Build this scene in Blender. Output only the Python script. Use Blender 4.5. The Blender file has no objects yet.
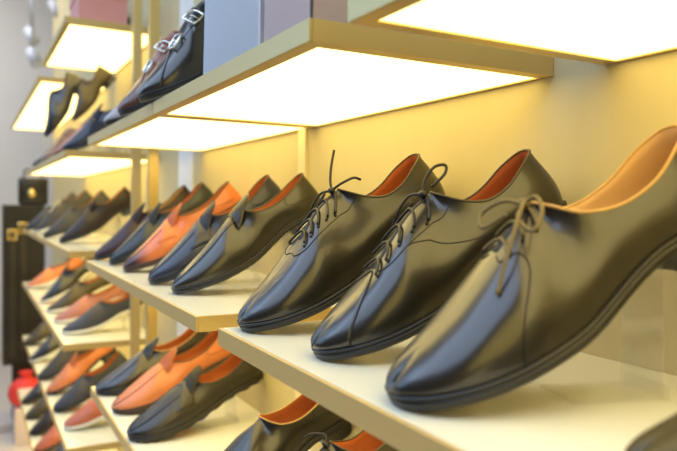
import bpy, bmesh, math, random
import numpy as np
from mathutils import Vector, Matrix
random.seed(4)
C = bpy.context.scene.collection
S = bpy.context.scene
H = 1.4                      # height of the camera above the floor

# ---------------------------------------------------------------- camera
cam_d = bpy.data.cameras.new('camera'); cam = bpy.data.objects.new('camera', cam_d); C.objects.link(cam)
R_ = ((0.878135890, 0.000353659, -0.478411155), (-0.478179223, 0.0317921057, -0.877686671), (0.0148992960, 0.999494441, 0.0280869016))
m = Matrix.Identity(4)
for i in range(3):
    for j in range(3): m[i][j] = R_[i][j]
m[2][3] = H
cam.matrix_world = m
cam_d.sensor_width = 36; cam_d.lens = 676.37 / 677 * 36
cam_d.clip_start = 0.02
cam_d.dof.use_dof = True; cam_d.dof.focus_distance = 0.80; cam_d.dof.aperture_fstop = 4.8
S.camera = cam

# ---------------------------------------------------------------- world, lights, exposure
w = bpy.data.worlds.new('store_ambience'); S.world = w; w.use_nodes = True
w.node_tree.nodes['Background'].inputs[0].default_value = (0.95, 0.95, 0.95, 1)
w.node_tree.nodes['Background'].inputs[1].default_value = 0.08
def area(name, loc, target, sx, sy, power, col):
    l = bpy.data.lights.new(name, 'AREA'); l.shape = 'RECTANGLE'; l.size = sx; l.size_y = sy; l.energy = power; l.color = col
    o = bpy.data.objects.new(name, l); C.objects.link(o); o.location = loc
    o.rotation_euler = (Vector(target) - Vector(loc)).to_track_quat('-Z', 'Y').to_euler()
    return o
a = area('ceiling_panel_light', (-1.05, 0.6, 3.1), (0, 0, 0), 2.0, 4.0, 88, (0.58, 0.73, 1.0)); a.rotation_euler = (0, -0.35, 0)
a = area('far_wall_fill', (-0.6, 5.2, 3.3), (0, 0, 0), 1.6, 1.6, 48, (0.95, 0.95, 1.0)); a.rotation_euler = (0.35, 0, 0)  # added fill light that brightens the grey far wall
area('shopfront_daylight', (-2.4, 3.9, 3.0), (0.3, 0.9, H), 2.6, 2.6, 45, (0.42, 0.65, 1.0))
area('warm_fill_light', (-0.1, -1.7, 1.8), (0.4, 0.8, H - 0.1), 1.3, 1.2, 13, (1.0, 0.74, 0.18))  # added warm fill behind the camera, gives the shoe sides a golden sheen
S.view_settings.view_transform = 'Standard'; S.view_settings.look = 'None'
S.view_settings.exposure = 0.0; S.view_settings.gamma = 1.0; S.view_settings.use_curve_mapping = False

# ---------------------------------------------------------------- materials
def mat(name, col, rough=0.5, metal=0.0, coat=0.0, spec=0.5, noise=0.0, scale=40, bump=0.0, emit=None, es=0.0, stretch=None, sheen=0.0):
    M = bpy.data.materials.new(name); M.use_nodes = True; nt = M.node_tree; b = nt.nodes['Principled BSDF']
    b.inputs['Base Color'].default_value = (*col, 1); b.inputs['Roughness'].default_value = rough; b.inputs['Metallic'].default_value = metal
    b.inputs['Coat Weight'].default_value = coat; b.inputs['Coat Roughness'].default_value = 0.12; b.inputs['Specular IOR Level'].default_value = spec
    if noise or bump:
        tc = nt.nodes.new('ShaderNodeTexCoord'); n = nt.nodes.new('ShaderNodeTexNoise'); n.inputs['Scale'].default_value = scale; n.inputs['Detail'].default_value = 4
        src = tc.outputs['Object']
        if stretch:
            mp = nt.nodes.new('ShaderNodeMapping'); mp.inputs['Scale'].default_value = stretch; nt.links.new(src, mp.inputs[0]); src = mp.outputs[0]
        nt.links.new(src, n.inputs['Vector'])
        if noise:
            mx = nt.nodes.new('ShaderNodeMix'); mx.data_type = 'RGBA'
            mx.inputs[6].default_value = (*[c * (1 - noise) for c in col], 1); mx.inputs[7].default_value = (*[min(1, c * (1 + noise)) for c in col], 1)
            nt.links.new(n.outputs['Fac'], mx.inputs[0]); nt.links.new(mx.outputs[2], b.inputs['Base Color'])
        if bump:
            bp = nt.nodes.new('ShaderNodeBump'); bp.inputs['Strength'].default_value = bump; bp.inputs['Distance'].default_value = 0.001
            nt.links.new(n.outputs['Fac'], bp.inputs['Height']); nt.links.new(bp.outputs[0], b.inputs['Normal'])
    if emit:
        b.inputs['Emission Color'].default_value = (*emit, 1); b.inputs['Emission Strength'].default_value = es
    return M
def burnished(name, col, toe, x0=-0.055, x1=-0.003, rough=0.35):      # leather dyed darker towards the toe
    M = mat(name, col, rough, coat=0.25, noise=0.12, scale=60); nt = M.node_tree; b = nt.nodes['Principled BSDF']
    src = b.inputs['Base Color'].links[0].from_socket
    tc = nt.nodes.new('ShaderNodeTexCoord'); sp = nt.nodes.new('ShaderNodeSeparateXYZ'); nt.links.new(tc.outputs['Object'], sp.inputs[0])
    mr = nt.nodes.new('ShaderNodeMapRange'); mr.inputs[1].default_value = x0; mr.inputs[2].default_value = x1; mr.interpolation_type = 'SMOOTHSTEP'
    nt.links.new(sp.outputs[0], mr.inputs[0]); mx = nt.nodes.new('ShaderNodeMix'); mx.data_type = 'RGBA'
    nt.links.new(mr.outputs[0], mx.inputs[0]); nt.links.new(src, mx.inputs[6]); mx.inputs[7].default_value = (*toe, 1)
    nt.links.new(mx.outputs[2], b.inputs['Base Color'])
    return M
LE = {
 'black':  mat('black_calf_leather', (0.011, 0.0095, 0.006), 0.30, coat=0.3, spec=0.7, noise=0.2, scale=50, bump=0.06),
 'blackb': mat('black_grained_leather', (0.014, 0.012, 0.008), 0.40, coat=0.12, spec=0.6, noise=0.25, scale=300, bump=0.35),
 'soft':   mat('soft_black_nappa', (0.012, 0.010, 0.007), 0.31, coat=0.3, spec=0.7, noise=0.2, scale=90, bump=0.15),
 'navy':   mat('navy_leather', (0.018, 0.024, 0.048), 0.36, coat=0.2, spec=0.5, noise=0.2, scale=60, bump=0.05),
 'teal':   mat('dark_teal_leather', (0.012, 0.020, 0.026), 0.38, coat=0.12, spec=0.5, noise=0.2, scale=60),
 'tan':    burnished('burnished_tan_leather', (0.62, 0.17, 0.05), (0.035, 0.015, 0.02)),
 'orange': mat('orange_tan_leather', (0.62, 0.20, 0.07), 0.40, coat=0.15, noise=0.12, scale=60, bump=0.05),
 'rust':   mat('rust_leather', (0.50, 0.13, 0.06), 0.42, coat=0.15, noise=0.15, scale=60),
 'pink':   mat('rose_brown_leather', (0.42, 0.16, 0.12), 0.5, noise=0.15, scale=60),
 'maroon': mat('dark_maroon_leather', (0.030, 0.010, 0.013), 0.45, spec=0.4, coat=0.05, noise=0.2, scale=60),
 'brown':  mat('dark_brown_leather', (0.022, 0.013, 0.011), 0.45, spec=0.4, coat=0.05, noise=0.2, scale=60),
 'cognac': burnished('burnished_cognac_leather', (0.30, 0.11, 0.06), (0.10, 0.035, 0.02)),
 'olive':  mat('olive_brown_leather', (0.060, 0.044, 0.012), 0.42, coat=0.1, noise=0.2, scale=60),
 'grey':   mat('grey_nubuck', (0.060, 0.058, 0.060), 0.6, spec=0.3, noise=0.15, scale=120),
 'slate':  mat('slate_blue_leather', (0.045, 0.050, 0.068), 0.5, spec=0.35, noise=0.15, scale=80),
 'silver': mat('pale_grey_leather', (0.42, 0.40, 0.40), 0.5, noise=0.1, scale=80),
}
SEAM = mat('dark_stitching', (0.006, 0.006, 0.006), 0.6)
SEAML = mat('brown_stitching', (0.16, 0.05, 0.025), 0.6)
LIN = mat('orange_leather_lining', (0.50, 0.13, 0.035), 0.55, noise=0.12, scale=50)
LINC = mat('cream_leather_lining', (0.86, 0.55, 0.28), 0.55, noise=0.08, scale=50)
PIPE = mat('tan_edge_binding', (0.50, 0.30, 0.10), 0.5, noise=0.1, scale=80)
PIPED = mat('dark_edge_binding', (0.05, 0.035, 0.015), 0.45, noise=0.1, scale=80)
SOLE = mat('black_rubber_sole', (0.012, 0.011, 0.010), 0.42, noise=0.2, scale=80)
SOLEB = mat('brown_leather_sole', (0.05, 0.025, 0.012), 0.45, noise=0.2, scale=80)
SOLEW = mat('cream_rubber_sole', (0.72, 0.70, 0.58), 0.55, noise=0.05, scale=80)
LACE = mat('black_waxed_lace', (0.012, 0.011, 0.010), 0.5, noise=0.2, scale=400, bump=0.4)
LACEB = mat('olive_brown_lace', (0.15, 0.11, 0.035), 0.55, noise=0.2, scale=400, bump=0.4)
BUCK = mat('polished_silver_buckle', (0.82, 0.80, 0.74), 0.18, metal=1.0, noise=0.03)
GOLDB = mat('polished_gold_buckle', (0.95, 0.70, 0.22), 0.2, metal=1.0, noise=0.03)
GOLD = mat('brushed_gold_metal', (0.66, 0.50, 0.20), 0.36, metal=0.55, noise=0.06, scale=30, stretch=(30, 1, 30))
GOLDS = mat('pale_gold_fascia', (0.66, 0.46, 0.16), 0.38, metal=0.35, noise=0.05, scale=30, stretch=(30, 1, 30))
GOLDP = mat('champagne_metal_fascia', (0.58, 0.47, 0.20), 0.34, metal=0.45, noise=0.05, scale=30, stretch=(30, 1, 30))
TOP = mat('white_glass_shelf_top', (0.83, 0.82, 0.66), 0.22, coat=0.3, noise=0.02, scale=8)
DIFF = mat('lit_acrylic_diffuser', (0.9, 0.9, 0.85), 0.5, emit=(1.0, 0.77, 0.27), es=3.3, noise=0.01)
WALL = mat('pale_gold_wall_panel', (0.62, 0.52, 0.28), 0.7, noise=0.05, scale=3, stretch=(1, 8, 0.15))
STRIP = mat('white_slotted_standard', (0.86, 0.84, 0.80), 0.4, noise=0.03)
STRIPB = mat('beige_seam_cover', (0.78, 0.66, 0.40), 0.45, noise=0.03)
FARW = mat('grey_plaster', (0.82, 0.80, 0.74), 0.9, noise=0.04, scale=2)
FLOORM = mat('beige_floor_tile', (0.62, 0.55, 0.47), 0.35, noise=0.06, scale=5)
def acrylic():
    M = bpy.data.materials.new('clear_acrylic'); M.use_nodes = True; nt = M.node_tree; nt.nodes.clear()
    out = nt.nodes.new('ShaderNodeOutputMaterial'); mx = nt.nodes.new('ShaderNodeMixShader'); tr = nt.nodes.new('ShaderNodeBsdfTransparent')
    tr.inputs[0].default_value = (0.99, 0.99, 0.97, 1); gl = nt.nodes.new('ShaderNodeBsdfGlossy'); gl.inputs['Roughness'].default_value = 0.08
    df = nt.nodes.new('ShaderNodeBsdfDiffuse'); df.inputs[0].default_value = (0.9, 0.9, 0.85, 1); m2 = nt.nodes.new('ShaderNodeMixShader'); m2.inputs[0].default_value = 0.5
    mx.inputs[0].default_value = 0.13
    nt.links.new(gl.outputs[0], m2.inputs[1]); nt.links.new(df.outputs[0], m2.inputs[2])
    nt.links.new(tr.outputs[0], mx.inputs[1]); nt.links.new(m2.outputs[0], mx.inputs[2]); nt.links.new(mx.outputs[0], out.inputs[0])
    return M
ACR = acrylic()

# ---------------------------------------------------------------- helpers
def obj(name, bm, mats, parent=None, smooth=True):
    me = bpy.data.meshes.new(name)
    bmesh.ops.recalc_face_normals(bm, faces=bm.faces)
    bm.to_mesh(me); bm.free()
    for x in (mats if isinstance(mats, (list, tuple)) else [mats]): me.materials.append(x)
    if smooth: me.polygons.foreach_set('use_smooth', [True] * len(me.polygons))
    o = bpy.data.objects.new(name, me); C.objects.link(o)
    if parent: o.parent = parent
    return o
def tag(o, label=None, cat=None, group=None, kind=None):
    for k, v in (('label', label), ('category', cat), ('group', group), ('kind', kind)):
        if v: o[k] = v
    return o
def empty(name, loc, label, cat, group=None, rot=(0, 0, 0)):
    o = bpy.data.objects.new(name, None); C.objects.link(o); o.location = loc; o.rotation_euler = rot; o.empty_display_size = 0.02
    return tag(o, label, cat, group)
def box(bm, x0, x1, y0, y1, z0, z1, bev=0.0):
    r = bmesh.ops.create_cube(bm, size=1); vs = r['verts']
    for v in vs: v.co = Vector(((x0 + x1) / 2 + v.co.x * (x1 - x0), (y0 + y1) / 2 + v.co.y * (y1 - y0), (z0 + z1) / 2 + v.co.z * (z1 - z0)))
    if bev: bmesh.ops.bevel(bm, geom=list({e for v in vs for e in v.link_edges}), offset=bev, segments=2, affect='EDGES', profile=0.5)
def mkbox(name, x0, x1, y0, y1, z0, z1, mt, parent=None, bev=0.0):
    bm = bmesh.new(); box(bm, x0, x1, y0, y1, z0, z1, bev); return obj(name, bm, mt, parent, smooth=False)
def tube(bm, pts, r, seg=7, closed=False, flat=1.0):
    pts = [Vector(p) for p in pts]; n = len(pts); rings = []
    up = Vector((0.13, 0.21, 0.97)); prev = None
    for i in range(n):
        a = pts[i - 1] if (i > 0 or closed) else pts[i]; b = pts[(i + 1) % n] if (i < n - 1 or closed) else pts[i]
        t = (b - a)
        if t.length < 1e-9: t = Vector((1, 0, 0))
        t.normalize()
        u = (prev - t * prev.dot(t)) if prev is not None else up.cross(t)
        if u.length < 1e-6: u = Vector((0, 1, 0)).cross(t)
        u.normalize(); prev = u; v = t.cross(u)
        rings.append([bm.verts.new(pts[i] + u * r * math.cos(k * 2 * math.pi / seg) + v * r * flat * math.sin(k * 2 * math.pi / seg)) for k in range(seg)])
    rg = range(n if closed else n - 1)
    for i in rg:
        A, B = rings[i], rings[(i + 1) % n]
        for k in range(seg): bm.faces.new((A[k], A[(k + 1) % seg], B[(k + 1) % seg], B[k]))
    if not closed: bm.faces.new(rings[0][::-1]); bm.faces.new(rings[-1])
def catmull(pts, ts):
    P = np.array(pts, float); d = np.sqrt(((P[1:] - P[:-1]) ** 2).sum(1)) ** 0.6; k = np.concatenate([[0], np.cumsum(d)]); k /= k[-1]
    m = np.zeros_like(P); m[1:-1] = (P[2:] - P[:-2]) / (k[2:] - k[:-2])[:, None]; m[0] = (P[1] - P[0]) / (k[1] - k[0]); m[-1] = (P[-1] - P[-2]) / (k[-1] - k[-2])
    ts = np.clip(np.atleast_1d(ts), 0, 1); i = np.clip(np.searchsorted(k, ts, side='right') - 1, 0, len(k) - 2)
    h = (k[i + 1] - k[i]); u = ((ts - k[i]) / h)[:, None]; h = h[:, None]
    return (2*u**3 - 3*u**2 + 1) * P[i] + (u**3 - 2*u**2 + u) * h * m[i] + (-2*u**3 + 3*u**2) * P[i+1] + (u**3 - u**2) * h * m[i+1]
def smooth_path(pts, n=24): return [Vector(p) for p in catmull(pts, np.linspace(0, 1, n))]
def sstep(a, b, x): u = np.clip((x - a) / (b - a), 0, 1); return u * u * (3 - 2 * u)

# ---------------------------------------------------------------- the setting
def struct(o): o['kind'] = 'structure'; return o
WX = 0.555; SX = 0.5545      # wall face, back edge of the shelves
struct(mkbox('floor', -5, 3, -2.5, 7.2, -0.05, 0, FLOORM))
struct(mkbox('wall_right', WX, WX + 0.1, -1.6, 5.6, 0, 3.0, WALL))
struct(mkbox('wall_far', -5, 3, 7.0, 7.1, 0, 3.6, FARW))
struct(mkbox('trim_1', WX - 0.006, WX, 1.142, 1.172, 0, 2.6, STRIPB))
struct(mkbox('trim_2', WX - 0.006, WX, 1.875, 2.015, 0, 2.6, STRIP))

def shelf(y0, y1, z, label, group, fascia, th=0.021, x0=0.26, light=True, x1=SX):
    z += H
    r = empty('display_shelf', (x0, (y0 + y1) / 2, z - th), label, 'shelf', group)
    def lb(name, a, b, c, d, e, f, mt, bev=0): 
        return mkbox(name, a - x0, b - x0, c - (y0 + y1) / 2, d - (y0 + y1) / 2, e - z + th, f - z + th, mt, r, bev)
    lb('shelf_top', x0 + 0.004, x1, y0 + 0.004, y1 - 0.004, z - 0.005, z, TOP)
    lb('front_fascia', x0, x0 + 0.004, y0, y1, z - th, z - 0.0003, fascia, 0.0006)
    fr = bmesh.new(); Y = (y0 + y1) / 2
    fr.free()
    for a in (y0, y1 - 0.004):
        fr = bmesh.new(); box(fr, 0.004, x1 - x0, a - Y, a - Y + 0.004, 0, th - 0.0003); obj('end_panel', fr, GOLD, r, smooth=False)
    fr = bmesh.new(); q = 0.017                                   # flat trim frame around the diffuser
    ya, yb = y0 - Y + 0.004, y1 - Y - 0.004; xa, xb = 0.004, x1 - x0; ou = [(xa, ya), (xb, ya), (xb, yb), (xa, yb)]; inn = [(q, ya + .013), (xb - .006, ya + .013), (xb - .006, yb - .013), (q, yb - .013)]
    vv = [[fr.verts.new((p[0], p[1], z_)) for p in l] for z_ in (0, .003) for l in (ou, inn)]
    for k in range(4):
        n_ = (k + 1) % 4
        for a, b in ((0, 1), (2, 3), (0, 2), (1, 3)): fr.faces.new((vv[a][k], vv[a][n_], vv[b][n_], vv[b][k]))
    obj('trim_frame', fr, GOLD, r, smooth=False)
    if light: lb('light_diffuser', x0 + q, x1 - 0.006, y0 + q, y1 - q, z - th + 0.0015, z - th + 0.004, DIFF)
    return r
G1, G2, G3, G4, G5 = ('upper lit shelves above the main row', 'main row of shelves at eye level', 'shelves under the main row', 'low shelves', 'topmost lit shelves')
ZU, Z1, Z2, Z3, Z4, ZT = 0.165, -0.147, -0.452, -0.757, -1.06, 0.582
shelf(-0.95, 0.468, ZU, 'nearest upper shelf with glowing underside, cut off by the top right corner', G1, GOLDP)
shelf(0.536, 1.112, ZU, 'upper shelf with glowing underside carrying the pale blue bag', G1, GOLDP)
shelf(1.116, 1.80, ZU, 'upper shelf with glowing underside and champagne front edge under the toe of the buckled shoes', G1, GOLDP)
shelf(2.27, 3.95, ZU, 'blurred far upper shelf glowing above the dark brown and grey shoes', G1, GOLDP)
shelf(-0.95, 0.774, Z1, 'nearest white shelf with gold edge under the three large black laced shoes', G2, GOLDS)
shelf(0.864, 1.82, Z1, 'white shelf with gold edge holding the row of slip-on loafers', G2, GOLDS)
shelf(2.18, 4.13, Z1, 'blurred far white shelf under the dark brown and grey shoes', G2, GOLDS)
shelf(0.66, 1.74, Z2, 'white shelf holding the orange and grained black driving loafers', G3, GOLDS)
shelf(-0.3, 0.60, Z2, 'nearest shelf of the lower row, mostly hidden below the large black shoes', G3, GOLDS)
shelf(2.29, 4.2, Z2, 'blurred far white shelf with rose, navy and cream-soled shoes', G3, GOLDS)
shelf(2.2, 4.2, Z3, 'low blurred white shelf with the orange and slate blue loafers', G4, GOLDS)
shelf(2.2, 4.2, Z4, 'lowest white shelf at far left behind the red pouch', G4, GOLDS, x0=0.235)
shelf(2.28, 3.06, ZT, 'topmost lit shelf under the pink box', G5, GOLDP)
shelf(3.25, 5.5, ZT - 0.03, 'farthest topmost shelf glowing beside the grey wall', G5, GOLDP)

def post(x, y, lab, z0=0.0, z1=2.5):
    r = empty('shelf_post', (x, y, z0), lab, 'post', 'gold uprights between the shelf bays')
    mkbox('upright', -0.0135, 0.0135, -0.0135, 0.0135, 0.012, z1 - z0, GOLD, r, 0.0015)
    bm = bmesh.new(); box(bm, -0.025, 0.025, -0.025, 0.025, 0, 0.012, 0.002); obj('foot_plate', bm, GOLD, r, smooth=False)
post(0.437, 1.865, 'right one of the two gold square uprights between shelf bays')
post(0.455, 2.16, 'left one of the two gold square uprights between shelf bays')

# ---------------------------------------------------------------- shoes
TOES = {  # outline (x, outer half width, inner half width)
 'point': [(0,0,0),(.0030,.015,.015),(.016,.0265,.026),(.045,.0325,.0310),(.085,.0310,.0285),(.125,.0330,.0280),(.165,.0400,.0345),(.200,.0460,.0425),(.230,.0450,.0445),(.256,.0405,.0415),(.276,.0335,.0350),(.289,.0250,.0265),(.2970,.0145,.0155),(.300,0,0)],
 'round': [(0,0,0),(.0030,.015,.015),(.016,.0275,.027),(.045,.0335,.0320),(.085,.0330,.0305),(.125,.0350,.0305),(.165,.0415,.0365),(.200,.0470,.0435),(.230,.0465,.0455),(.256,.0430,.0435),(.276,.0360,.0370),(.289,.0265,.0280),(.2970,.0150,.0160),(.300,0,0)],
}
KIND = {
 'laced': dict(collar=[(.011,0,.099),(.014,.0130,.0975),(.033,.0235,.0905),(.060,.0285,.079),(.085,.0285,.0765),(.106,.0240,.086),(.121,.0140,.0990),(.126,0,.1055)],
               ridge=[(.126,0,.1055),(.155,0,.0975),(.184,0,.0815),(.208,0,.0665),(.232,0,.0545),(.255,0,.0455),(.274,0,.0385),(.287,0,.0315),(.2935,0,.0245)], bth=.190, h=.024, sp=.006),
 'derby': dict(collar=[(.011,0,.101),(.014,.0130,.0995),(.033,.0240,.0915),(.062,.0290,.078),(.095,.0300,.0735),(.124,.0270,.0805),(.140,.0150,.0930),(.145,0,.0980)],
               ridge=[(.145,0,.0980),(.162,0,.0910),(.182,0,.0805),(.208,0,.0665),(.232,0,.0545),(.255,0,.0455),(.274,0,.0385),(.287,0,.0315),(.2935,0,.0245)], bth=.185, h=.024, sp=.006),
 'loafer': dict(collar=[(.010,0,.091),(.013,.0135,.0895),(.031,.0250,.083),(.062,.0295,.070),(.098,.0320,.0640),(.130,.0310,.0665),(.150,.0220,.0740),(.158,0,.0795)],
               ridge=[(.158,0,.0795),(.172,0,.0745),(.192,0,.0665),(.213,0,.0580),(.234,0,.0500),(.255,0,.0430),(.274,0,.0365),(.287,0,.0300),(.2935,0,.0235)], bth=.196, h=.020, sp=.006),
 'slipon': dict(collar=[(.010,0,.097),(.013,.0135,.0950),(.031,.0250,.088),(.062,.0295,.077),(.095,.0315,.0720),(.124,.0290,.0775),(.140,.0190,.0880),(.146,0,.0930)],
               ridge=[(.146,0,.0930),(.164,0,.0850),(.187,0,.0730),(.210,0,.0615),(.234,0,.0515),(.255,0,.0435),(.274,0,.0365),(.287,0,.0300),(.2935,0,.0235)], bth=.190, h=.022, sp=.006),
}
CON = np.array([.285, 0, .006])
class Last:
    def __init__(s, kind, toe='point', h=None):
        K = KIND[kind]; s.K = K; s.h = K['h'] if h is None else h
        o = np.array(TOES[toe]); s.oo = o[:, :2]; s.oi = o[:, [0, 2]]
        s.dh = s.h - K['h']; s.sth = 0.52
        a = np.linspace(0, 1, 600)
        s.ath = {}
        for sd, t in ((1, s.oo), (-1, s.oi)):
            p = catmull(t, a); s.ath[sd] = float(a[np.argmin(np.abs(p[:, 0] - K['bth']))])
    def zb(s, x):
        return s.h * (1 - sstep(.068, .178, x)) + .012 * np.clip((x - .215) / .085, 0, 1) ** 1.6
    def out(s, side, a): return catmull(s.oo if side > 0 else s.oi, a)
    def amap(s, side, v):
        v = np.asarray(v, float); at = s.ath[side]
        return np.where(v < s.sth, v / s.sth * at, at + (v - s.sth) / (1 - s.sth) * (1 - at))
    def P(s, side, v, t):
        v, t = np.broadcast_arrays(np.atleast_1d(np.asarray(v, float)), np.atleast_1d(np.asarray(t, float))); shp = v.shape; v = v.ravel(); t = t.ravel()
        b2 = s.out(side, s.amap(side, v)); z = s.zb(b2[:, 0]) + .0095
        B = np.stack([b2[:, 0], b2[:, 1], z], 1)
        T1 = catmull(s.K['collar'], v / s.sth); T2 = catmull(s.K['ridge'], (v - s.sth) / (1 - s.sth))
        T = np.where((v < s.sth)[:, None], T1, T2).copy()
        T[:, 2] += s.dh * (1 - sstep(.10, .26, T[:, 0]))
        hgt = (T[:, 2] - B[:, 2])[:, None]; up = np.array([[0, 0, 1.]])
        # outward direction of the outline
        b3 = s.out(side, np.clip(s.amap(side, v) + .004, 0, 1)); b1 = s.out(side, np.clip(s.amap(side, v) - .004, 0, 1)); d = b3 - b1
        nrm = np.stack([-d[:, 1], d[:, 0]], 1); nrm /= np.linalg.norm(nrm, axis=1)[:, None] + 1e-9
        ends = (b2[:, 1] < 1e-5); nrm[ends] = np.sign(b2[ends][:, :1] - .1) * np.array([[1, 0]])
        O = np.concatenate([nrm, np.zeros((len(v), 1))], 1)
        w = sstep(s.sth - .10, s.sth + .10, v)[:, None]
        P1 = B + up * hgt * (.42 * (1 - w) + .58 * w) + O * .0050
        horiz = (B - T) * np.stack([sstep(.86, 1.0, v), np.ones(len(v)), np.zeros(len(v))], 1)
        Pc = T - up * hgt * .35 + O * .0045
        Pr = T + horiz * .50 - up * hgt * .02
        P2 = Pc * (1 - w) + Pr * w
        t = t[:, None]; q = 1 - t
        R = q**3 * B + 3*q*q*t * P1 + 3*q*t*t * P2 + t**3 * T
        R[:, 1] *= side
        return R.reshape(*shp, 3)
    def N(s, side, v, t):
        v, t = np.broadcast_arrays(np.atleast_1d(np.asarray(v, float)), np.atleast_1d(np.asarray(t, float))); e = 2e-3
        v = np.clip(v, .006, .994); t = np.clip(t, 0.01, .985)
        a = s.P(side, v + e, t) - s.P(side, v - e, t); b = s.P(side, v, t + e) - s.P(side, v, t - e)
        n = np.cross(a, b) * (-side); return n / (np.linalg.norm(n, axis=-1, keepdims=True) + 1e-12)
def grid(bm, G, mi=0, close=False):
    V = [[bm.verts.new(tuple(p)) for p in r] for r in G]
    for i in range(len(V) - 1):
        for j in range(len(V[0]) - 1):
            f = (V[i][j], V[i+1][j], V[i+1][j+1], V[i][j+1])
            try: fc = bm.faces.new(f); fc.material_index = mi
            except ValueError: pass
    return V
def patch(L, bm, regs, off=.0010, n=(20, 10)):
    """regs: list of (side, fn(u, w) -> (s, t)); a thin raised overlay following the upper"""
    for side, fn in regs:
        U, W = np.meshgrid(np.linspace(0, 1, n[0]), np.linspace(0, 1, n[1]), indexing='ij')
        sv, tv = fn(U, W); sv = np.clip(sv, 0, 1); tv = np.clip(tv, 0, 1)
        P = L.P(side, sv, tv) ; Nn = L.N(side, sv, tv)
        ridge = (tv > .999) & (sv > L.sth)
        Nn[ridge, 1] = 0; Nn /= np.linalg.norm(Nn, axis=-1, keepdims=True)
        o = np.full(U.shape, off); 
        edge = (U < 1e-6) | (U > 1 - 1e-6) | (W < 1e-6) | ((W > 1 - 1e-6) & ~ridge)
        o[edge] = -.0006
        grid(bm, P + Nn * o[..., None])
def spath(L, pts, off=.0003, n=40):
    """path over the upper; pts = (side*dist): list of (c, s) with c = signed 1-t (positive left)"""
    q = catmull(pts, np.linspace(0, 1, n)); out = []
    for c, sv in q:
        side = 1 if c >= 0 else -1; t = 1 - abs(c)
        p = L.P(side, sv, t)[0]; nn = L.N(side, sv, t)[0]
        if abs(c) < .03 and sv > L.sth: nn = nn * np.array([1, abs(c) / .03, 1]); nn /= np.linalg.norm(nn)
        out.append(Vector(p + nn * off))
    return out
def shoe(name, kind, leather, loc, yaw=0.0, pitch=0.47, scale=1.0, label='', group=None, cat='shoe', toe='point', lining=LIN, sole=SOLE, binding=PIPED,
         res=(64, 22), opts=(), h=None, lace=LACE, bow=None, nlace=5, stand=True, thick=0.0, seam=SEAM, zsurf=None, standlabel=None):
    L = Last(kind, toe, h); hi = res[0] > 40
    rot = (0, pitch, math.pi + yaw)
    r = empty(name, loc, label, cat, group, rot); r.scale = (scale,) * 3
    sh = Vector(CON)
    def fin(nm, bm, mt, parent=None, smooth=True):
        bmesh.ops.translate(bm, verts=bm.verts, vec=-sh); return obj(nm, bm, mt, parent or r, smooth)
    # upper
    sv = np.concatenate([np.linspace(0, L.sth, res[0] // 2, endpoint=False), np.linspace(L.sth, 1, res[0] // 2 + 1)]); tv = np.linspace(0, 1, res[1])
    bm = bmesh.new(); SV, TV = np.meshgrid(sv, tv, indexing='ij')
    for side in (1, -1): grid(bm, L.P(side, SV, TV))
    bmesh.ops.remove_doubles(bm, verts=bm.verts, dist=2e-5)
    up = fin('upper', bm, leather)
    # lining
    bm = bmesh.new(); s2 = np.linspace(0.0, .80, res[0] // 2 + 1); t2 = np.linspace(0, 1, max(6, res[1] // 2)); A, B = np.meshgrid(s2, t2, indexing='ij')
    for side in (1, -1):
        Pp = L.P(side, A, B); Nn = L.N(side, A, B); Nn[0, :, 1] = 0
        inn = Pp - Nn * .0022; inn[:, -1] = Pp[:, -1] - Nn[:, -1] * .0008
        inn[..., 1] = np.where(np.sign(inn[..., 1]) == -side, 0, inn[..., 1]); grid(bm, inn)
    # insole
    for side in (1, -1):
        a = np.linspace(0, .9, 24); o = L.out(side, a); rows = [[(x + .002 * (1 - x / .3), side * (yy * .93) * f, L.zb(np.array([x]))[0] + .0095) for f in (0, .5, 1)] for x, yy in o]; grid(bm, rows)
    bmesh.ops.remove_doubles(bm, verts=bm.verts, dist=2e-5)
    fin('lining', bm, lining)
    # binding round the opening
    a = np.linspace(0, L.sth, 30); col = [Vector(p) for p in L.P(1, a, 1.0)] + [Vector(p) for p in L.P(-1, a[1:-1], 1.0)][::-1]
    bm = bmesh.new(); tube(bm, col, .0013 + thick, 7, closed=True); fin('collar_binding', bm, binding)
    # sole
    bm = bmesh.new(); na = 90 if hi else 36
    aa = 0.5 - 0.5 * np.cos(np.pi * np.linspace(0, 1, na)); lo = L.out(1, aa); li = L.out(-1, aa)
    ring = np.concatenate([lo, (li * np.array([1, -1]))[1:-1][::-1]]); n = len(ring)
    d = np.roll(ring, -1, 0) - np.roll(ring, 1, 0); nr = np.stack([d[:, 1], -d[:, 0]], 1); nr /= np.linalg.norm(nr, axis=1)[:, None] + 1e-9
    if ((nr * (ring - np.array([.15, 0]))).sum()) < 0: nr = -nr
    prof = [(-.004, .0105), (.0022, .0105), (.0034, .0097), (.0034, .0080), (.0014, .0072), (.0014, .0066), (.0032, .0060), (.0034, .0050), (.0030, .0006), (.0018, .0), (-.006, .0)]
    if 'thicksole' in opts: prof = [(-.004, .012), (.002, .012), (.0035, .011), (.0045, .006), (.0035, .0002), (-.006, 0)]
    rings = []
    for k, (of, z) in enumerate(prof):
        rr = []
        for i in range(n):
            x, yy = ring[i] + nr[i] * of; zz = L.zb(np.array([min(max(x, 0), .3)]))[0] + z
            if 'pebble' in opts and k >= len(prof) - 3: zz -= .0016 * (1 + math.sin(i * 1.15)); x += nr[i][0] * .0008 * math.sin(i * 1.15)
            rr.append(bm.verts.new((x, yy, zz)))
        rings.append(rr)
    for k in range(len(rings) - 1):
        for i in range(n): bm.faces.new((rings[k][i], rings[k][(i+1) % n], rings[k+1][(i+1) % n], rings[k+1][i]))
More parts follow.
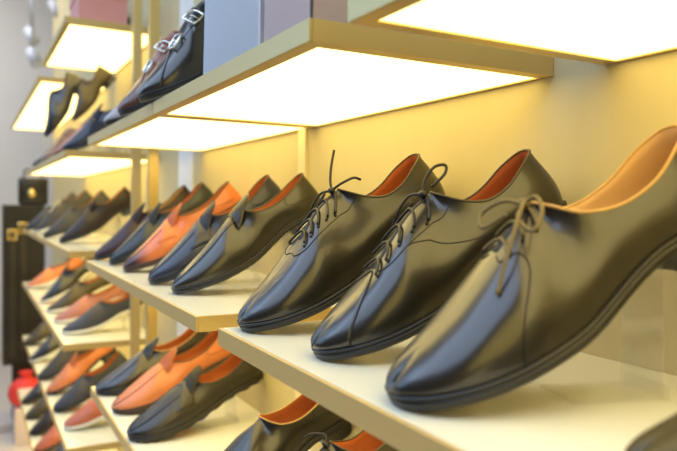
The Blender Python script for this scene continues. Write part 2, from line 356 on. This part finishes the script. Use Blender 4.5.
    for rg in (rings[0], rings[-1]):
        m_ = n // 2
        for i in range(m_):
            q = [rg[i], rg[i+1], rg[(n - i - 1) % n], rg[(n - i) % n]]; q2 = []
            for v in q:
                if v not in q2: q2.append(v)
            if len(q2) > 2:
                try: bm.faces.new(q2)
                except ValueError: pass
    so = fin('sole', bm, sole)
    # heel block
    if L.h > .012 and 'noheel' not in opts:
        bm = bmesh.new(); hr = [p for p in ring if p[0] < .070]; idx = [i for i in range(n) if ring[i][0] < .070]
        # order along the back: inner side -> back -> outer side
        seq = sorted(idx, key=lambda i: (1 if ring[i][1] >= 0 else -1) * ring[i][0] if abs(ring[i][1]) > 1e-6 else 0)
        lv = []
        for z, of in ((1.0, .0020), (.62, .0010), (.6, .0018), (.3, .0010), (.28, .0018), (0, .0010)):
            row = []
            for i in seq:
                x, yy = ring[i] + nr[i] * of; row.append(bm.verts.new((x, yy, (L.h + .0005) * z)))
            a0, b0 = row[-1].co, row[0].co
            for f in (.25, .5, .75): row.append(bm.verts.new((a0.x * (1 - f) + b0.x * f - .006 * math.sin(f * math.pi), a0.y * (1 - f) + b0.y * f, a0.z)))
            lv.append(row)
        for k in range(len(lv) - 1):
            q = len(lv[k])
            for i in range(q): bm.faces.new((lv[k][i], lv[k][(i+1) % q], lv[k+1][(i+1) % q], lv[k+1][i]))
        bm.faces.new(lv[0]); bm.faces.new(lv[-1]); fin('heel', bm, sole)
    rs = L.sth
    if hi or 'seam' in opts:
        sr = .00055; lines = []
        for k in (1, -1):
            if kind == 'laced':
                lines.append((sr, [(k*.0, .43), (k*.15, .455), (k*.32, .50), (k*.45, .59), (k*.42, .67), (k*.22, .735), (k*.03, .745)]))
                if 'facing' in opts: lines.append((sr, [(k*.45, .595), (k*.50, .51), (k*.52, .42), (k*.66, .30)]))
            if kind == 'derby': lines.append((sr, [(k*.08, .66), (k*.22, .655), (k*.34, .60), (k*.52, .57), (k*.80, .60), (k*1.0, .62)]))
            if kind in ('slipon', 'loafer'): lines.append((sr, [(k*.02, .22), (k*.22, .235), (k*.45, .20), (k*.62, .12)]))
        if 'apron' in opts:
            a_ = [(.30, .50), (.33, .60), (.36, .72), (.40, .84), (.42, .92), (.38, .97), (.20, .993)]
            lines.append((.0010, a_ + [(-c_, s_) for c_, s_ in a_[::-1]]))
        if 'cap' in opts: lines.append((.0010, [(c_, .755 + .045 * abs(c_)) for c_ in (1.0, .8, .6, .4, .2, 0.0, -.2, -.4, -.6, -.8, -1.0)]))
        for rad, pts in lines:
            bm = bmesh.new(); tube(bm, spath(L, pts, n=60 if len(pts) > 8 else 40), rad, 6); fin('stitched_seam', bm, seam, up)
    if 'cap' in opts:
        bm = bmesh.new()
        f = lambda U, W: ((.755 + .045 * (1 - W)) * (1 - U) + .9995 * U, W)
        patch(L, bm, [(1, f), (-1, f)], .0011, (26, 16)); bmesh.ops.remove_doubles(bm, verts=bm.verts, dist=1e-4); fin('toe_cap', bm, leather, up)
    if 'strap' in opts:
        bm = bmesh.new(); f = lambda U, W: (.50 + .10 * U + .05 * (1 - W) * (U - .5), .28 + .72 * W)
        patch(L, bm, [(1, f), (-1, f)], .0022, (8, 18)); bmesh.ops.remove_doubles(bm, verts=bm.verts, dist=1e-4); fin('strap', bm, leather)
        bm = bmesh.new(); tube(bm, spath(L, [(.09, .545), (0.03, .535), (-.03, .535), (-.09, .545)], .0028), .0012, 6); fin('strap_slot', bm, seam)
    if 'tongue' in opts:
        bm = bmesh.new(); rows = []; zr = KIND[kind]['ridge'][0][2]; xr = KIND[kind]['ridge'][0][0]
        for i in range(11):
            f = i / 10; x = xr + .016 - f * .048; zc = zr - .0045 + f * .0235 - .004 * f * f; hw = .0305 * (1 - .40 * f ** 2); dr = .026 - .012 * f
            rows.append([(x + .016 * abs(j / 6) ** 2 * f, hw * math.sin(j / 6 * math.pi / 2), zc + L.dh * .7 - dr * (1 - math.cos(j / 6 * math.pi / 2))) for j in range(-6, 7)])
        g = grid(bm, rows); bmesh.ops.solidify(bm, geom=list(bm.faces), thickness=.0024); fin('tongue', bm, leather)
    if 'laces' in opts:
        # dark tongue showing through the slit
        bm = bmesh.new(); e = (.75 if 'facing' in opts else .70) if kind != 'derby' else .655
        f = lambda U, W: (rs + .004 + (e - rs) * U, .93 + .07 * W)
        patch(L, bm, [(1, f), (-1, f)], .0009, (20, 4)); bmesh.ops.remove_doubles(bm, verts=bm.verts, dist=1e-4); fin('tongue', bm, SEAM)
        lc = r
        for k in range(nlace):
            s_ = rs + .018 + (e - rs - .045) * k / (nlace - 1); c = .26 if kind == 'derby' else .33
            j = random.uniform(-.006, .006)
            bm = bmesh.new(); tube(bm, spath(L, [(c, s_ + j), (c * .6, s_ + j * .5), (0, s_), (-c * .6, s_ - j), (-c, s_ - j)], .0022, 22), .00155, 8); fin('lace_bar', bm, lace, lc)
            for sd in (1, -1):
                bm = bmesh.new(); P = L.P(sd, s_, 1 - c - .02)[0]; Nn = L.N(sd, s_, 1 - c - .02)[0]
                bmesh.ops.create_uvsphere(bm, u_segments=8, v_segments=5, radius=.0017, matrix=Matrix.Translation(Vector(P + Nn * .0006)))
                fin('eyelet', bm, seam, up)
        if bow:
            bm = bmesh.new(); T0 = Vector(L.P(1, rs + .02, 1.0)[0]) + Vector((0, 0, .004))
            bmesh.ops.create_uvsphere(bm, u_segments=10, v_segments=7, radius=.0042, matrix=Matrix.Translation(T0) @ Matrix.Scale(1.5, 4, (0, 1, 0)))
            fin('knot', bm, lace, lc)
            for nm, pts in bow:
                bm = bmesh.new(); tube(bm, smooth_path([T0 + Vector(p) for p in pts], 36), .0016, 8); fin(nm, bm, lace, lc)
    if 'monk' in opts:
        for sdist in (.57, .69):
            bm = bmesh.new(); f = lambda U, W, q=sdist: (q + .055 * U - .04 * (1 - W), .42 + .58 * W)
            g = lambda U, W, q=sdist: (q + .055 * U - .04 * (1 - W), .70 + .30 * W)
            patch(L, bm, [(1, f), (-1, g)], .0026, (7, 16)); bmesh.ops.remove_doubles(bm, verts=bm.verts, dist=1e-4); st = fin('strap', bm, leather)
            bm = bmesh.new(); P = Vector(L.P(1, sdist + .015, .66)[0]); Nn = Vector(L.N(1, sdist + .015, .66)[0]); P += Nn * .0048
            tx = (Vector(L.P(1, sdist + .06, .66)[0]) - P); tx = (tx - Nn * tx.dot(Nn)).normalized(); ty = Nn.cross(tx)
            fr = [P + tx * a_ + ty * b_ for a_, b_ in ((-.012, -.011), (0, -.012), (.012, -.011), (.0125, 0), (.012, .011), (0, .012), (-.012, .011), (-.0125, 0))]
            tube(bm, fr, .0022, 7, closed=True); tube(bm, [P - ty * .009, P + Nn * .001, P + ty * .009], .0010, 6); tube(bm, [P, P + tx * .010 + Nn * .001], .0010, 6); fin('buckle', bm, BUCK, st)
    # keep the heel clear of the wall, then rest the lowest point of the shoe on the shelf
    bpy.context.view_layer.update()
    far_x = lambda: max((r.matrix_world @ v.co).x for o_ in (so, up) for v in o_.data.vertices)
    if label.find('bottom right corner') < 0:
        e_ = far_x() - (WX - .0015)
        if e_ > 0: r.scale = (scale * (1 - .5 * e_ / .29),) * 3; bpy.context.view_layer.update(); r.location.x -= max(0, far_x() - (WX - .0015)); bpy.context.view_layer.update()
    mw = r.matrix_world; zmin = min((mw @ v.co).z for v in so.data.vertices); dz = (zsurf if zsurf is not None else loc[2]) - zmin
    r.location.z += dz + .0004
    bpy.context.view_layer.update(); mw = r.matrix_world
    if stand:
        base = loc[2]
        def W_(x, z): return mw @ (Vector((x, 0, z)) - sh)
        zz = lambda x: L.zb(np.array([x]))[0]
        low = .0035 if 'pebble' in opts else 0.0
        A = W_(.165, zz(.165) - .004 - low); B = W_(.082, zz(.082) - .004 - low)
        if A.z - base < .006: A.z = base + .006
        dirv = Vector((math.cos(rot[2]), math.sin(rot[2]), 0)); perp = Vector((-dirv.y, dirv.x, 0))
        tl = 0.0016
        O = Vector((B.x, B.y, base))
        def lp(P): return Vector(((P - O).dot(dirv), P.z - base))
        a2, b2 = lp(A), lp(B)
        prof_ = [a2, b2, Vector((b2.x - .004, b2.y - .010)), Vector((b2.x - .006, tl + .0006)), Vector((b2.x + .070, tl + .0006))]
        st = empty('shoe_stand', tuple(O), standlabel or 'clear bent acrylic stand under ' + ' '.join(label.replace(',', '').split()[:10]), 'shoe stand', 'clear acrylic stands under the shoes', (0, 0, rot[2]))
        bm = bmesh.new(); hw = .026; rows = []
        for i, p in enumerate(prof_):
            t_ = (prof_[min(i+1, len(prof_)-1)] - prof_[max(i-1, 0)]).normalized(); nn = Vector((-t_.y, t_.x)) * tl / 2 * 1.0
            rows.append([bm.verts.new((p.x + nn.x, -hw, p.y + nn.y)), bm.verts.new((p.x + nn.x, hw, p.y + nn.y)), bm.verts.new((p.x - nn.x, hw, p.y - nn.y)), bm.verts.new((p.x - nn.x, -hw, p.y - nn.y))])
        for i in range(len(rows) - 1):
            for j in range(4): bm.faces.new((rows[i][j], rows[i][(j+1) % 4], rows[i+1][(j+1) % 4], rows[i+1][j]))
        bm.faces.new(rows[0]); bm.faces.new(rows[-1]); obj('bent_sheet', bm, ACR, st, smooth=False)
        bm = bmesh.new(); box(bm, b2.x - .012, b2.x - .0085, -hw, hw, .0, .012); 
        obj('foot_bar', bm, ACR, st, smooth=False)
    return r
D = math.radians
GL = 'black laced shoes on the main shelf'
z1, z2, z3, z4, zu = H + Z1, H + Z2, H + Z3, H + Z4, H + ZU
shoe('derby_shoe', 'derby', LE['soft'], (.295, .412, z1), D(-16), D(26), 1.04, 'largest and nearest black derby shoe with cream lining and thin olive lace', GL, toe='round', res=(96, 30), lining=LINC, binding=PIPE,
     opts=('laces',), lace=LACEB, nlace=3, bow=[('lace_end', [(0,0,0),(.006,.010,.002),(.022,.022,-.006),(.042,.030,-.022),(.060,.034,-.040)]), ('lace_loop', [(0,0,0),(-.004,.014,.004),(.004,.030,-.004),(.018,.034,-.012),(.016,.016,-.004),(.002,.002,0)]), ('lace_loop', [(0,0,0),(.008,-.014,.006),(.022,-.028,.002),(.030,-.018,-.006),(.014,-.004,-.002)])])
shoe('oxford_shoe', 'laced', LE['black'], (.324, .576, z1), D(-14), D(27), 1.03, 'black cap-toe oxford shoe with five lace rows, between the nearest shoe and the plain one', GL, toe='round', res=(96, 30),
     opts=('laces', 'cap', 'facing'), nlace=5, bow=[('lace_loop', [(0,0,0),(-.010,-.002,.012),(-.024,-.001,.019),(-.034,.002,.016),(-.028,.006,.009),(-.010,.004,.003)]), ('lace_loop', [(0,0,0),(.008,-.016,.002),(.020,-.034,-.010),(.034,-.044,-.030),(.036,-.040,-.048),(.026,-.030,-.030),(.010,-.012,-.004)])])
shoe('oxford_shoe', 'laced', LE['black'], (.298, .740, z1), D(-5), D(27), 1.03, 'plain black laced oxford with one lace end sticking up, third laced shoe from the right', GL, toe='round', res=(96, 30),
     opts=('laces',), nlace=5, bow=[('lace_end', [(0,0,0),(-.006,-.006,.010),(-.016,-.010,.024),(-.030,-.014,.040)]), ('lace_loop', [(0,0,0),(-.010,.012,.004),(-.026,.016,.004),(-.034,.014,-.002)]), ('lace_loop', [(0,0,0),(.010,-.014,.0),(.026,-.024,-.014),(.040,-.026,-.034),(.034,-.018,-.024),(.008,-.004,0)])])
shoe('oxford_shoe', 'laced', LE['olive'], (.318, .222, z1), D(-45), D(14), 1.05, 'olive brown shoe cut off by the bottom right corner of the picture', GL, res=(64, 22), opts=('cap',), stand=False)
GF = 'slip-on loafers on the main shelf'
shoe('slip_on_shoe', 'slipon', LE['black'], (.318, 1.094, z1), D(-6), D(27), 1.0, 'shiny black slip-on with a stand-up tongue, nearest of the loafer row', GF, opts=('tongue', 'apron'))
shoe('penny_loafer', 'loafer', LE['navy'], (.312, 1.241, z1), D(-4), D(28), 1.01, 'navy penny loafer between the tan loafer and the shiny black slip-on', GF, opts=('tongue', 'strap', 'apron'))
shoe('penny_loafer', 'loafer', LE['tan'], (.318, 1.485, z1), D(-7), D(27), 1.01, 'tan orange penny loafer with a dark burnished toe on the main shelf', GF, opts=('tongue', 'strap', 'apron'), seam=SEAML, sole=SOLEB)
shoe('loafer', 'loafer', LE['teal'], (.318, 1.663, z1), D(-4), D(28), 1.0, 'dark teal loafer just behind the burnished tan loafer', GF, opts=('tongue', 'apron'))
shoe('loafer', 'loafer', LE['maroon'], (.303, 1.815, z1), 0, D(26), 1.0, 'dark maroon loafer at the far end of the loafer row', GF, opts=('tongue',), res=(40, 14), lining=PIPE)
GD = 'driving loafers on the shelf below'
shoe('driving_loafer', 'loafer', LE['blackb'], (.290, 1.31, z2), D(9), D(17), 1.0, 'grained black driving loafer with pebbled sole, under the main shelf', GD, toe='round', opts=('tongue', 'strap', 'apron', 'pebble', 'noheel'), h=.010)
shoe('driving_loafer', 'loafer', LE['orange'], (.296, 1.50, z2), D(6), D(20), 1.0, 'orange tan driving loafer between two black ones on the lower shelf', GD, toe='round', opts=('tongue', 'apron', 'noheel'), h=.010, seam=SEAML, sole=SOLEB)
shoe('driving_loafer', 'loafer', LE['black'], (.283, 1.665, z2), D(4), D(17), 1.0, 'smooth black loafer with orange lining beside the gold uprights', GD, toe='round', opts=('tongue', 'noheel'), h=.010, binding=PIPE)
shoe('slip_on_shoe', 'slipon', LE['black'], (.305, .965, z2), D(3), D(19), 1.0, 'black slip-on with wide orange lined opening, partly below the bottom edge', GD, toe='round', opts=(), binding=PIPE)
shoe('oxford_shoe', 'laced', LE['black'], (.31, .76, z2), D(0), D(22), 1.0, 'black laced shoe of which only lace and orange lining peek above the bottom edge', GD, opts=('laces',), bow=[('lace_end', [(0,0,0),(-.006,-.006,.008),(.006,-.020,.012),(.016,-.032,.006)])])

# ---------------------------------------------------------------- shoes on the upper shelf
GM = 'buckled shoes on the upper shelf'
shoe('monk_strap_shoe', 'laced', LE['black'], (.266, 1.13, zu), D(3), D(33), 1.06, 'black double monk strap shoe with two silver buckles beside the pale blue bag', GM, opts=('monk', 'cap'), binding=PIPE)
shoe('monk_strap_shoe', 'laced', LE['cognac'], (.270, 1.33, zu), D(3), D(33), 1.0, 'brown double monk strap shoe with silver buckles behind the black one', GM, opts=('monk', 'cap'), binding=PIPE)
shoe('dress_shoe', 'loafer', LE['silver'], (.275, 1.52, zu), D(3), D(28), 1.0, 'grey slip-on behind the brown monk strap shoe', GM, res=(36, 12), opts=('tongue',))
def far(kind, lea, xy, z, label, group, name='loafer', yaw=0, pitch=27, scale=1.0, **k):
    k.setdefault('res', (30, 10)); k.setdefault('toe', 'round')
    return shoe(name, kind, LE[lea], (xy[0], xy[1], z), D(yaw), D(pitch), scale, label, group, **k)
GB = 'blurred shoes on the far upper shelf'
far('slipon', 'navy', (.285, 2.38), zu, 'blue black pointed slip-on at the near end of the far upper shelf', GB, toe='point', opts=('tongue',))
far('loafer', 'pink', (.285, 2.60), zu, 'rose brown loafer left of the pointed blue black slip-on', GB, opts=('tongue',), lining=PIPE)
far('laced', 'cognac', (.285, 3.20), zu, 'cognac brown shoe farther along the far upper shelf', GB, name='dress_shoe')
far('loafer', 'slate', (.285, 3.55), zu, 'slate blue loafer at the far end of the far upper shelf', GB)
# shoes raised on clear blocks
def riser(x, y, z, hh, lab, sx=.14, sy=.12):
    r = empty('display_riser', (x, y, z), lab, 'riser', 'clear blocks on the far upper shelf')
    mkbox('riser_block', -sx/2, sx/2, -sy/2, sy/2, 0.0004, hh, ACR, r, .002)
riser(.42, 2.79, zu, .145, 'clear block under the olive brown shoe on the far upper shelf', sx=.2)
far('laced', 'olive', (.365, 2.79), zu + .145, 'olive brown shoe standing steeply on a clear block, under the topmost lit shelf', GB, name='dress_shoe', pitch=52, stand=False, scale=.80)
riser(.34, 3.02, zu, .10, 'clear block under the steep black shoe at the far upper shelf', sx=.16)
far('laced', 'black', (.29, 3.02), zu + .10, 'black shoe standing steeply on a clear block, left of the olive brown one', GB, name='dress_shoe', pitch=58, stand=False, scale=.95)

# ---------------------------------------------------------------- far bay shoes
GC = 'blurred shoes on the far main shelf'
far('slipon', 'brown', (.31, 2.60), z1, 'dark brown slip-on standing alone past the gold uprights', GC, scale=1.03, toe='point', res=(44, 16), opts=('tongue',))
far('loafer', 'grey', (.285, 3.0), z1, 'dark grey shoe left of the dark brown slip-on', GC)
far('laced', 'grey', (.28, 3.40), z1, 'dark grey laced shoe with white laces, at the far end', GC, name='sneaker', opts=('laces', 'thicksole', 'noheel'), lace=SOLEW, sole=SOLEW)
far('loafer', 'slate', (.275, 3.85), z1, 'farthest slate grey shoe on the far main shelf', GC)
GE = 'blurred shoes on the far lower shelf'
far('slipon', 'slate', (.315, 2.48), z2, 'slate navy slip-on with cream sole, nearest on the far lower shelf', GE, sole=SOLEW, opts=('thicksole', 'noheel'), pitch=14)
far('loafer', 'pink', (.31, 2.72), z2, 'rose red loafer with cream sole next to the slate navy slip-on', GE, sole=SOLEW, opts=('thicksole', 'noheel'), pitch=17)
far('slipon', 'olive', (.306, 2.98), z2, 'dark olive slip-on with a cream sole, behind the rose red loafer', GE, sole=SOLEW, opts=('thicksole', 'noheel'), pitch=20)
far('slipon', 'black', (.300, 3.28), z2, 'black slip-on with white sole in the middle of the far lower shelf', GE, sole=SOLEW, opts=('thicksole', 'noheel', 'tongue'), pitch=30)
far('loafer', 'orange', (.275, 3.85), z2, 'tan orange loafer at the far left corner of the far lower shelf', GE, sole=SOLEW, opts=('thicksole', 'noheel'), pitch=20)
GH = 'blurred loafers on the low shelf'
far('loafer', 'rust', (.304, 2.40), z3, 'rose rust loafer with a cream sole, nearest on the low shelf', GH, sole=SOLEW, opts=('thicksole', 'noheel'), pitch=20)
far('loafer', 'slate', (.285, 2.62), z3, 'slate blue loafer on the low shelf below the orange one', GH, pitch=26)
far('loafer', 'orange', (.285, 2.87), z3, 'bright orange loafer on the low shelf', GH, opts=('tongue',), pitch=30)
far('slipon', 'grey', (.275, 3.12), z3, 'dark grey slip-on just left of the bright orange loafer', GH)
far('slipon', 'black', (.268, 3.48), z3, 'black slip-on under the corner of the far lower shelf', GH, sole=SOLEW, opts=('thicksole', 'noheel'))
far('loafer', 'olive', (.268, 3.90), z3, 'olive brown loafer at the far end of the low shelf', GH)
GI = 'blurred shoes on the lowest shelf'
for x, y, lea, lab in ((.258, 2.85, 'black', 'black shoe on the lowest shelf touching the bottom edge'), (.258, 3.10, 'rust', 'rust brown shoe on the lowest shelf near the bottom edge'), (.258, 3.34, 'brown', 'dark brown shoe in the middle of the lowest shelf'),
                      (.258, 3.60, 'olive', 'olive shoe on the lowest shelf under the red pouch'), (.258, 3.88, 'black', 'farthest black shoe on the lowest shelf behind the red pouch')):
    far('loafer', lea, (x, y), z4, lab, GI)

# ---------------------------------------------------------------- bags and boxes on the upper shelves
def paper_bag(y0, y1, h, mt, edge, label, dx=.085, x=.268):
    r = empty('paper_bag', (x + dx / 2, (y0 + y1) / 2, zu), label, 'paper bag', 'bags standing on the upper shelf')
    w = (y1 - y0) / 2; bm = bmesh.new(); rows = []
    for z, fx in ((0.0005, 1), (h * .5, .9), (h, .72)):
        e = dx / 2 * fx; q = w * (.97 if z > .01 else 1)
        rows.append([bm.verts.new(p) for p in ((-dx / 2 + (1 - fx) * .01, -q, z), (e, -q, z), (e, q, z), (-dx / 2 + (1 - fx) * .01, q, z), (-dx / 2 + (1 - fx) * .01, -q, z))[:4]])
    for a, b in zip(rows, rows[1:]):
        for j in range(4): bm.faces.new((a[j], a[(j+1) % 4], b[(j+1) % 4], b[j]))
    bm.faces.new(rows[0]); bmesh.ops.solidify(bm, geom=list(bm.faces), thickness=.0012)
    obj('bag_body', bm, mt, r, smooth=False)
    bm = bmesh.new(); tube(bm, smooth_path([(-dx/2 + .004, -w * .4, h - .01), (-dx/2 + .006, -w * .35, h + .05), (-dx/2 + .006, w * .35, h + .05), (-dx/2 + .004, w * .4, h - .01)], 20), .002, 6); obj('handle', bm, edge, r)
    bm = bmesh.new(); box(bm, -dx / 2 - .0012, -dx / 2, -w, -w + .004, .001, h - .002); obj('edge_piping', bm, edge, r, smooth=False)
paper_bag(.668, .868, .26, mat('pale_blue_card', (0.78, 0.83, 0.90), 0.6, noise=0.03, scale=6), mat('pale_cord', (.6, .62, .66), .7, noise=.05), 'pale blue paper bag beside the black buckled shoe')
paper_bag(.545, .660, .26, mat('blush_card', (0.86, 0.72, 0.69), 0.6, noise=0.03, scale=6), mat('dark_brown_piping', (.06, .03, .02), .6, noise=.05), 'blush pink paper bag with a dark brown edge at the shelf end')
r = empty('shoe_box', (.38, 2.42, H + ZT), 'salmon pink shoe box on the topmost shelf', 'shoe box')
PKB = mat('salmon_pink_card', (0.72, 0.32, 0.27), 0.6, noise=0.04, scale=6)
mkbox('box_body', -.075, .078, -.10, .10, .0005, .10, PKB, r, .001); mkbox('lid', -.078, .081, -.103, .103, .085, .122, PKB, r, .001)
far('laced', 'silver', (.31, 2.78), H + ZT, 'pale grey shoe on the topmost shelf left of the pink box', 'shoes on the topmost shelf', name='dress_shoe', res=(26, 10))

# ---------------------------------------------------------------- far left: black stand, gold clasped bags, red pouch
BLK = mat('black_lacquer', (0.012, 0.011, 0.010), 0.4, noise=0.2, scale=10)
r = empty('display_stand', (.29, 4.66, 0), 'tall black display stand at the far left past the shelves', 'display stand')
mkbox('panel', -.115, .12, -.10, .10, .40, H - .02, BLK, r, .004); mkbox('base', -.14, .15, -.14, .14, 0, .05, mat('pale_stone_base', (.55, .50, .48), .5, noise=.1), r, .004); mkbox('stem', -.06, .08, -.05, .05, .05, .40, BLK, r, .002)
def handbag(x, y, z, wd, hh, label):
    r = empty('handbag', (x, y, z), label, 'handbag', 'black handbags with gold clasps')
    bm = bmesh.new(); box(bm, -wd/2, wd/2, -.045, .045, 0.0005, hh, .018); obj('body', bm, LE['black'], r)
    bm = bmesh.new(); box(bm, -wd/2 + .004, wd/2 - .004, -.050, -.0455, hh * .45, hh * .98, .002); obj('flap', bm, LE['blackb'], r)
    bm = bmesh.new(); bmesh.ops.create_uvsphere(bm, u_segments=16, v_segments=10, radius=.026, matrix=Matrix.Translation((-.01, -.060, hh * .42)) @ Matrix.Scale(.45, 4, (0, 1, 0))); obj('clasp', bm, GOLDB, r)
    bm = bmesh.new(); tube(bm, smooth_path([(-wd*.3, 0, hh), (-wd*.25, 0, hh + .05), (wd*.25, 0, hh + .05), (wd*.3, 0, hh)], 18), .005, 7); obj('handle', bm, LE['black'], r)
handbag(.345, 4.62, H - .0195, .17, .17, 'black handbag with a gold clasp on top of the black stand')
def clasp_belt(x, z, label):
    r = empty('hanging_belt', (x, 4.545, z), label, 'belt', 'belts hanging on the black stand')
    bm = bmesh.new(); box(bm, -.018, .018, -.004, .004, -.75, -.02, .001); obj('strap', bm, LE['black'], r, smooth=False)
    bm = bmesh.new(); tube(bm, [(-.022, -.004, -.03), (.022, -.004, -.03), (.022, -.004, .03), (-.022, -.004, .03)], .007, 8, closed=True); tube(bm, [(0, -.004, -.03), (0, -.006, .03)], .004, 6); obj('buckle', bm, GOLDB, r)
    bm = bmesh.new(); box(bm, -.002, .002, -.002, .0135, .020, .024); obj('hook', bm, GOLDB, r, smooth=False)
clasp_belt(.225, H - .20, 'black belt with gold buckle hanging leftmost on the black stand')
clasp_belt(.285, H - .16, 'black belt with gold buckle hanging on the right of the black stand')
# red pouch hanging at the shelf corner
r = empty('drawstring_pouch', (.290, 4.33, H - 1.19), 'round bright red pouch at the far left above the lowest shelf', 'pouch')
RED = mat('bright_red_cloth', (0.80, 0.045, 0.03), 0.6, noise=0.15, scale=14, bump=0.4)
bm = bmesh.new(); rr = [(.0, .0), (.04, .002), (.068, .02), (.078, .055), (.070, .095), (.045, .12), (.020, .132), (.028, .146), (.034, .156)]; rg = []
for k, (q, z) in enumerate(rr):
    rg.append([bm.verts.new(((q + .003 * math.sin(a * 9)) * math.cos(a * 2 * math.pi / 24), (q + .003 * math.sin(a * 9)) * math.sin(a * 2 * math.pi / 24), z)) for a in range(24)] )
for a, b in zip(rg, rg[1:]):
    for j in range(24): bm.faces.new((a[j], a[(j+1) % 24], b[(j+1) % 24], b[j]))
bm.faces.new(rg[0]); obj('pouch_body', bm, RED, r); r.scale = (1.25,) * 3
bm = bmesh.new(); tube(bm, [(.021 * math.cos(a), .021 * math.sin(a), .132) for a in np.linspace(0, 2 * math.pi, 16, endpoint=False)], .003, 6, closed=True); obj('drawstring', bm, RED, r)
mkr = empty('plinth', (.305, 4.35, 0), 'pale plinth under the red pouch', 'plinth'); mkbox('block', -.08, .09, -.10, .08, 0, H - 1.19, mat('pale_pink_laminate', (.62, .52, .50), .5, noise=.05), mkr, .003)

# white spotlights on thin stems in front of the grey wall
WHT = mat('white_enamel', (0.48, 0.49, 0.53), 0.4, noise=0.03); STM = mat('grey_metal_stem', (0.45, 0.46, 0.50), 0.4, metal=0.6, noise=0.03)
for x, z, lab in ((.312, .80, 'lowest white spotlight beside the topmost shelf end'), (.322, .985, 'middle white spotlight in front of the grey wall'), (.455, 1.17, 'highest white spotlight at the top edge above the lit shelf')):
    r = empty('spotlight', (x, 5.0 + (x > .32) * .35, 3.1), lab, 'spotlight', 'white spotlights on stems'); dz = H + z * 5.0 / 4.2 - 3.1; r.location.x = x * 5.0 / 4.2
    bm = bmesh.new(); tube(bm, [(0, 0, 0), (0, 0, dz + .05)], .008, 8); obj('stem', bm, STM, r)
    bm = bmesh.new(); tube(bm, [(-.01, .03, dz + .06), (0, 0, dz + .03), (.02, -.05, dz - .03)], .040, 16); obj('lamp_head', bm, WHT, r)
